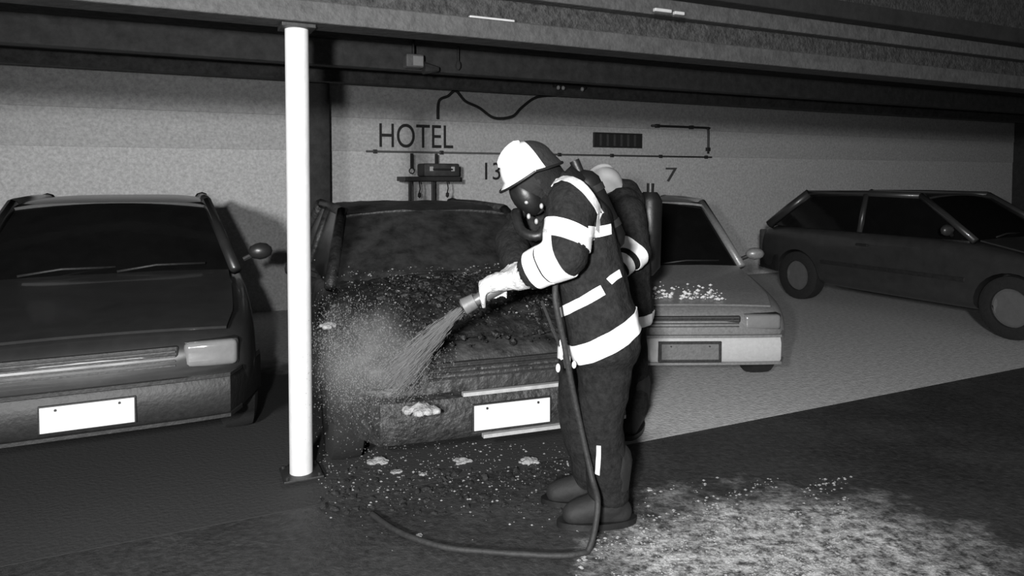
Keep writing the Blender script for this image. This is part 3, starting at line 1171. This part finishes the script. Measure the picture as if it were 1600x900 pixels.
# collar
b = bmesh.new()
x_, y_, z_ = frame_of(P(862, 288, D) - P(888, 312, D))
c0_, c1_ = P(886, 306, D), P(866, 287, D)
tube(b, [c0_, c0_.lerp(c1_, .6), c1_], [.118, .108, .106], 20, False)
bmesh.ops.solidify(b, geom=b.faces[:], thickness=.012)
p1.part('collar', b, M_CAPE)
# air cylinder on the back
b = bmesh.new()
a_, e_ = P(905, 268, D), P(962, 392, D)
dv = (e_ - a_).normalized()
tube(b, [a_, a_ + dv * .02, a_ + dv * .05, e_ - dv * .05, e_ - dv * .015, e_], [.02, .05, .066, .066, .045, .02], 18)
cy = p1.part('air_cylinder', b, M_CYL)
b = bmesh.new(); tube(b, [a_ - dv * .05, a_ + dv * .01], [.022, .02], 10); p1.part('cylinder_valve', b, M_RUB, parent=cy)
for q in (.25, .7):
    b = bmesh.new(); m0 = a_.lerp(e_, q); tube(b, [m0 - dv * .014, m0 + dv * .014], .070, 18); p1.part('cylinder_band', b, M_BLACKP, parent=cy)
# boots


def boot(pr, an, fdir, k=1.0):
    b = bmesh.new()
    f = Vector(fdir).normalized()
    g0 = Vector((an.x, an.y, 0))
    capsule(b, g0 + Vector((0, 0, .26)), .092, g0 + Vector((0, 0, .10)), .072)
    capsule(b, g0 - f * .04 + Vector((0, 0, .052)), .052, g0 + f * .15 + Vector((0, 0, .048)), .048)
    capsule(b, g0 + f * .02 + Vector((0, 0, .08)), .06, g0 + f * .13 + Vector((0, 0, .055)), .05)
    b = remesh(b, .01, 3)
    for v in b.verts: v.co.z = max(v.co.z, .003)
    bo_ = pr.part('boot', b, M_BOOT)
    b = bmesh.new()
    pts = [g0 + f * .055 + Matrix.Rotation(q, 3, 'Z') @ (f * .0) + f * (.165 * math.cos(q)) + f.cross(Vector((0, 0, 1))) * (.062 * math.sin(q)) + Vector((0, 0, .014)) for q in [i * math.pi / 12 for i in range(24)]]
    vs0 = [b.verts.new(p - Vector((0, 0, .013))) for p in pts]; vs1 = [b.verts.new(p + Vector((0, 0, .012))) for p in pts]
    for i in range(24): b.faces.new((vs0[i], vs0[(i + 1) % 24], vs1[(i + 1) % 24], vs1[i]))
    b.faces.new(vs0[::-1]); b.faces.new(vs1)
    pr.part('sole', b, M_RUB, parent=bo_)


boot(p1, anL, (-1, -.12, 0)); boot(p1, anR, (-1, .05, 0))
# corrugated breathing tube from the mask to the chest
b = bmesh.new()
tp = spline([Hc + FWD * .13 - UPV * .085, P(806, 335, D - .10), P(816, 362, D - .17), P(842, 368, D - .20), P(856, 345, D - .16)], 9)
tube(b, tp, [.019 + .003 * (i % 2) for i in range(len(tp))], 12)
bt = p1.part('breathing_tube', b, M_RUB)
for (x, y) in ((826, 338), (838, 346), (846, 322)):
    b = bmesh.new(); ellipsoid(b, P(x, y, D - .155), .008, .008, .012, None, 2); p1.part('clip', b, M_STEEL, parent=bt)
# loose cord with pale beads hanging down the front of the jacket
b = bmesh.new()
cp = [P(x, y, 2.70) for x, y in ((846, 470), (858, 500), (870, 530), (880, 552), (884, 575))]
tube(b, spline(cp, 4), .006, 6)
cd = p1.part('lanyard', b, M_CAPE)
for (x, y, h) in ((877, 545, .045), (888, 563, .02), (872, 575, .018), (897, 570, .015)):
    b = bmesh.new(); ellipsoid(b, P(x, y, 2.70), .009, .008, h, None, 2); p1.part('tag', b, M_TAPE, parent=cd)

# ---- second firefighter, standing behind
D2 = 4.02
c2 = []
for dy in (-.10, .10):
    o_ = Vector((0, dy, 0))
    c2 += [(P(975, 480, D2) + o_, .150, P(972, 420, D2) + o_, .14, J), (P(972, 420, D2) + o_, .14, P(972, 345, D2) + o_, .130, J),
           (P(972, 345, D2) + o_ * 1.2, .125, P(970, 315, D2) + o_ * 1.1, .085, J)]
c2 += [(P(970, 312, D2), .09, P(962, 296, D2), .07, J), (P(962, 296, D2), .065, P(955, 290, D2), .06, 'head')]
Hc2 = P(944, 297, D2)
UP2, FW2 = Vector((-.35, -.25, .9)), Vector((-.85, -.45, -.3))
face_caps(c2, Hc2, UP2, FW2)
SL2, EL2, WL2 = P(982, 330, D2 - .2), P(996, 392, D2 - .30), P(962, 425, D2 - .42)
c2 += [(SL2, .09, EL2, .075, J), (EL2, .075, WL2, .05, J)]
c2 += [(P(985, 318, D2 - .05), .085, P(980, 298, D2), .07, J)]
relaxed_hand(c2, WL2, WL2 - EL2, Vector((0, .3, -1)))
SR2, ER2, WR2 = P(958, 330, D2 + .2), P(945, 390, D2 + .12), P(925, 405, D2 - .12)
c2 += [(SR2, .09, ER2, .075, J), (ER2, .075, WR2, .05, J)]
relaxed_hand(c2, WR2, WR2 - ER2, Vector((0, .3, -1)))
anL2, anR2 = P(995, 0, D2 - .1), P(990, 0, D2 + .1); anL2.z = anR2.z = .13
c2 += [(P(980, 500, D2 - .1), .11, P(988, 580, D2 - .1), .088, TR), (P(988, 580, D2 - .1), .088, anL2, .08, TR),
       (P(974, 500, D2 + .1), .11, P(984, 580, D2 + .1), .088, TR), (P(984, 580, D2 + .1), .088, anR2, .08, TR),
       (P(975, 495, D2) - Vector((0, .06, 0)), .13, P(975, 495, D2) + Vector((0, .06, 0)), .13, TR)]
hem2 = P(975, 510, D2)
p2 = Person('firefighter in pale helmet standing close behind the one with the hose', (anL2.x, D2, 0), c2,
            [M_JACK, M_TROU, M_GLOVED, M_HOOD], hem=(hem2, Vector((-.1, 0, 1))), seed=3.3, voxel=.012)
p2.helmet(Hc2, UP2, FW2, M_HELM2, .80)
p2.mask(Hc2, UP2, FW2)
p2.ring('sleeve_tape', EL2.lerp(WL2, .25), (WL2 - EL2), .030, .13)
p2.ring('sleeve_tape', EL2.lerp(WL2, .7), (WL2 - EL2), .022, .11)
p2.ring('hem_tape', P(975, 492, D2), Vector((-.1, 0, 1)), .03, .3)
b = bmesh.new(); a_, e_ = P(1016, 300, D2 + .02), P(1012, 430, D2 + .02); dv = (e_ - a_).normalized()
tube(b, [a_, a_ + dv * .02, a_ + dv * .05, e_ - dv * .05, e_], [.04, .055, .07, .07, .03], 18)
cy = p2.part('air_cylinder', b, M_CYL)
b = bmesh.new(); tube(b, [a_ - dv * .05, a_ + dv * .01], [.022, .02], 10); p2.part('cylinder_valve', b, M_RUB, parent=cy)
boot(p2, anL2, (-.35, -.93, 0)); boot(p2, anR2, (-.55, -.83, 0))

# ------------------------------------------------------------------ hose, nozzle, water
nz_root = empty('hose_nozzle', NZ0)
tag(nz_root, 'pale metal hose nozzle gripped in the gloved hands of the bending firefighter', 'nozzle')
L = (NZ1 - NZ0).length
b = bmesh.new(); tube(b, [NT * 0, NT * (L * .9), NT * L], [.024, .024, .02], 16)
obj('barrel', b, mat('nozzle_metal', .14, .4, .2, 20, .05, .4), nz_root, True, 40)
b = bmesh.new(); tube(b, [NT * L, NT * (L + .05), NT * (L + .055), NT * (L + .04)], [.03, .034, .03, .015], 16)
obj('tip', b, mat('nozzle_tip', .12, .5, .2, 20, .1), nz_root, True, 40)
b = bmesh.new(); tube(b, [NT * -.05, NT * .0], [.032, .032], 12)
obj('coupling', b, M_STEEL, nz_root, True, 40)

hp = [NZ0 - NT * .05, NZ0 - NT * .12 + Vector((0, -.02, -.03)), P(868, 470, 2.66), P(882, 540, 2.68), P(893, 600, 2.70), P(908, 670, 2.72)]
for (x, y) in ((924, 742), (934, 790)):
    hp.append(P(x, y, 2.70 if y < 760 else 2.62))
for (x, y) in ((918, 862), (880, 868), (820, 866), (760, 862), (700, 856), (650, 842), (612, 825), (580, 802)):
    g = G(x, y, .014); hp.append(g)
hp = spline(hp, 8)
for p in hp: p.z = max(p.z, .014)
b0 = Vector((hp[-1].x, hp[-1].y, 0))
b = bmesh.new(); tube(b, [p - b0 for p in hp], .0115, 12)
o = obj('fire_hose', b, mat('hose_rubber', .018, .7, .4, 30, .2), None, True); o.location = b0
tag(o, 'dark fire hose running down the leg and looping over the wet ground', 'hose')

# water jet: a bundle of streaks widening to the bonnet, then spray
M_WATER = mat('water_drops', .22, .4, .1, 20, 0, 0, .3, alpha=.35)
tip = NZ1 + NT * .055
hit = P(622, 578, 2.90)
jd = hit - tip
jx, jy, jz = frame_of(jd)
b = bmesh.new()
rnd = random.Random(3)
for k in range(4200):
    s0 = rnd.random() ** .8
    ln = .03 + .05 * rnd.random()
    a = rnd.random() * 6.283; q = abs(rnd.gauss(0, .5))
    rad = (.012 + .06 * s0) * q
    p = tip + jd * s0 + (jx * math.cos(a) + jy * math.sin(a)) * rad + Vector((0, 0, -.03 * s0 * s0))
    dd = (jd.normalized() + (jx * math.cos(a) + jy * math.sin(a)) * .08 * q)
    w0 = .0009 + .0010 * rnd.random()
    tube(b, [p, p + dd * ln * .5, p + dd * ln], [w0 * .3, w0, w0 * .3], 4, False)
o = obj('water_jet', b, M_WATER)
tag(o, 'grey jet of water shooting from the nozzle onto the burnt car', 'water', kind='stuff')
b = bmesh.new()
oct_ = [(1, 0, 0), (-1, 0, 0), (0, 1, 0), (0, -1, 0), (0, 0, 1), (0, 0, -1)]
octf = [(0, 2, 4), (2, 1, 4), (1, 3, 4), (3, 0, 4), (2, 0, 5), (1, 2, 5), (3, 1, 5), (0, 3, 5)]


def drop(b, p, r, st=1.0):
    vs = [b.verts.new((p[0] + x * r, p[1] + y * r, p[2] + z * r * st)) for x, y, z in oct_]
    for f in octf: b.faces.new([vs[i] for i in f])


cl = [(hit, .10, 900), (P(560, 560, 2.85), .13, 1300), (P(520, 530, 2.85), .10, 700), (P(580, 610, 2.8), .12, 700), (P(640, 560, 2.9), .08, 500),
      (P(545, 500, 2.9), .09, 300)]
for c, sg, n_ in cl:
    for k in range(n_ * 3):
        pd = c + Vector((rnd.gauss(0, sg), rnd.gauss(0, sg * .7), rnd.gauss(0, sg * .8)))
        if pd.x < -.80: continue
        drop(b, pd, .0009 + .0022 * rnd.random() ** 3, 1.3)
o = obj('water_spray', b, M_WATER)
tag(o, 'cloud of water drops bouncing off the front of the burnt car', 'water', kind='stuff')

# ------------------------------------------------------------------ foam clumps and debris
M_FOAM = mat('foam', .30, .8, .3, 45, .6)


def foam(px, py, z, rpx, label, n_=26, flat=.55, squash=1.0, depth=None):
    p = P(px, py, depth) if depth else G(px, py, z)
    r = rpx * p.y / F
    b = bmesh.new()
    for k in range(n_):
        a = rnd.random() * 6.283; q = rnd.random() ** .6 * r
        rr = r * (.18 + .2 * rnd.random())
        ellipsoid(b, (math.cos(a) * q * squash, math.sin(a) * q * .8, rr * flat * .6 + (r - q) * .35 * rnd.random()), rr, rr, rr * flat, None, 1)
    b = remesh(b, max(.005, r * .07), 2)
    o = obj('pale_clump', b, M_FOAM, None, True)
    o.location = p
    tag(o, label, 'foam', 'foam clumps around the burnt car')
    return o


for a in ((592, 722, 0, 17, 'bright foam clump on the ground left below the burnt car'),
          (620, 738, 0, 10, 'small foam clump right of the bright clump on the ground'),
          (722, 722, 0, 15, 'foam clump on the ground below the left end of the number plate'),
          (826, 724, 0, 18, 'flat foam clump on the ground below the right end of the number plate'),
          (660, 742, 0, 8, 'little foam clump between the two clumps below the plate'),
          (654, 838, 0, 9, 'foam clump lying by the hose end in the foreground'),
          (1014, 766, 0, 8, 'small foam clump on the wet ground below the silver car')):
    foam(*a)
foam(512, 512, 0, 15, 'pale clump on the left wing of the burnt car beside the white post', 30, .9, 1.0, 3.02)  # pale clump set on the wing as its bright patch
foam(660, 645, 0, 24, 'foam dripping from the left end of the burnt bumper', 40, .8, 1.1, 2.86)

# charred lumps on the ground beneath the burnt front
M_CHAR = mat('char', .015, .8, .7, 30, .6)
chl = bmesh.new()
for k in range(500):
    x = rnd.uniform(500, 905); y = 735 + rnd.random() ** 1.6 * 70
    p = G(x, y, 0)
    r = .004 + .014 * rnd.random() ** 3
    vs = bmesh.ops.create_icosphere(chl, subdivisions=1, radius=r)['verts']
    for v in vs:
        v.co = Vector((v.co.x * rnd.uniform(.5, 1.7), v.co.y * rnd.uniform(.5, 1.5), v.co.z * rnd.uniform(.3, .9))) + p + Vector((0, 0, r * .35))
o = obj('charred_debris', chl, M_CHAR)
tag(o, 'crumbs of charred debris strewn under the burnt car front', 'debris', kind='stuff')
asf = bmesh.new()
for k in range(900):
    x = rnd.uniform(498, 900); y = rnd.gauss(728, 38)
    if y < 690: continue
    p = G(x, y, 0)
    r = .002 + .006 * rnd.random() ** 3
    drop(asf, p + Vector((0, 0, r * .5)), r, .6)
o = obj('ash_flecks', asf, M_FOAM)
tag(o, 'pale ash and foam flecks scattered over the dark ground', 'ash', kind='stuff')
ff = bmesh.new()
for k in range(2600):
    x = rnd.uniform(900, 1330); y = rnd.uniform(745, 930)
    q = noise.noise(Vector((x * .02, y * .03, 0))) + .35 * noise.noise(Vector((x * .06, y * .09, 4)))
    if q < -.05 or (x - 900) * .45 + (y - 745) < 70 + 60 * rnd.random(): continue
    p = G(x, y, 0)
    r = .002 + .008 * rnd.random() ** 2.5
    drop(ff, p + Vector((0, 0, r * .35)), r, .55)
o = obj('foam_flecks', ff, M_FOAM)
tag(o, 'white foam flecks covering the ground at lower right', 'foam', kind='stuff')
# foam flecks on the nose of the silver car
sf = bmesh.new()
Rm = Matrix.Rotation(math.radians(1), 3, 'Z')
for k in range(260):
    x = rnd.uniform(-.55, .30); y = .14 + abs(rnd.gauss(0, .12))
    z = topz(x, y, 1.24 / 1.27) + .027
    p = silver_loc + Rm @ Vector((x, y, z * .88))
    drop(sf, p, .005 + .014 * rnd.random() ** 2, .6)
o = obj('foam_flecks', sf, M_TAPE)
tag(o, 'white foam flecks on the nose of the silver car', 'foam', kind='stuff')
# flecks of foam and ash on the burnt bonnet
bf = bmesh.new()
Rb = Matrix.Rotation(BY, 3, 'Z')
for k in range(500):
    x = rnd.uniform(-.6, .5); y = .1 + rnd.random() * .8
    z = topz(x, y, 1.23 / 1.27) + .10
    p = burnt_loc + Rb @ Vector((x, y, z))
    drop(bf, p, .002 + .006 * rnd.random() ** 3, .6)
o = obj('ash_flecks', bf, M_FOAM)
tag(o, 'pale flecks of ash and foam on the charred bonnet', 'ash', kind='stuff')

# charred lumps of melted engine parts on the warped bonnet
cl_ = bmesh.new()
for k in range(1300):
    x = rnd.uniform(-.50, .62); y = .06 + rnd.random() * .78
    r = .004 + .024 * rnd.random() ** 3.2
    bb = (y - .10) / .84
    hw = lerp_tab(STN, y)[0] * .84
    lift = .075 * math.sin(math.pi * min(1, max(0, bb) * 1.05)) * (1 - min(1, (x / hw) ** 2) * .7) + .02
    p = burnt_loc + Rb @ Vector((x, y, topz(x, y, 1.23 / 1.27) + .012 + lift + r * .2))
    vs = bmesh.ops.create_icosphere(cl_, subdivisions=1, radius=r)['verts']
    for v in vs:
        v.co = Vector((v.co.x * rnd.uniform(.6, 1.6), v.co.y * rnd.uniform(.6, 1.6), v.co.z * rnd.uniform(.5, 1.3))) + p
o = obj('charred_debris', cl_, mat('char_lumps', .009, .55, .8, 25, .8))
tag(o, 'black lumps of charred debris heaped on the bonnet of the burnt car', 'debris', kind='stuff')

# ------------------------------------------------------------------ steam over the wetted wreck
vmn = bpy.data.materials.new('steam_haze')
vmn.use_nodes = True
nt = vmn.node_tree
nt.nodes.remove(nt.nodes['Principled BSDF'])
pv = nt.nodes.new('ShaderNodeVolumePrincipled')
nt.links.new(pv.outputs[0], nt.nodes['Material Output'].inputs['Volume'])
pv.inputs['Color'].default_value = (.9, .9, .9, 1)
tc = nt.nodes.new('ShaderNodeTexCoord')
n1 = nz(7, 4)
ln = nt.nodes.new('ShaderNodeVectorMath'); ln.operation = 'LENGTH'
mpv = nt.nodes.new('ShaderNodeMapping'); mpv.inputs['Scale'].default_value = (1 / .26, 1 / .24, 1 / .24)
nt.links.new(tc.outputs['Object'], mpv.inputs['Vector']); nt.links.new(mpv.outputs[0], ln.inputs[0])
m1 = nt.nodes.new('ShaderNodeMapRange'); m1.inputs['From Min'].default_value = .15; m1.inputs['From Max'].default_value = 1.0
m1.inputs['To Min'].default_value = 1; m1.inputs['To Max'].default_value = 0
nt.links.new(ln.outputs['Value'], m1.inputs['Value'])
m2 = nt.nodes.new('ShaderNodeMapRange'); m2.inputs['From Min'].default_value = .40; m2.inputs['From Max'].default_value = .65
m2.inputs['To Max'].default_value = 3.2
nt.links.new(n1.outputs['Fac'], m2.inputs['Value'])
ml = nt.nodes.new('ShaderNodeMath'); ml.operation = 'MULTIPLY'
nt.links.new(m1.outputs[0], ml.inputs[0]); nt.links.new(m2.outputs[0], ml.inputs[1])
nt.links.new(ml.outputs[0], pv.inputs['Density'])
b = bmesh.new(); ellipsoid(b, (0, 0, 0), .27, .25, .25, None, 3)
o = obj('steam', b, vmn); o.location = P(572, 555, 2.80)
tag(o, 'thin grey steam drifting over the burnt car where the water hits', 'steam', kind='stuff')
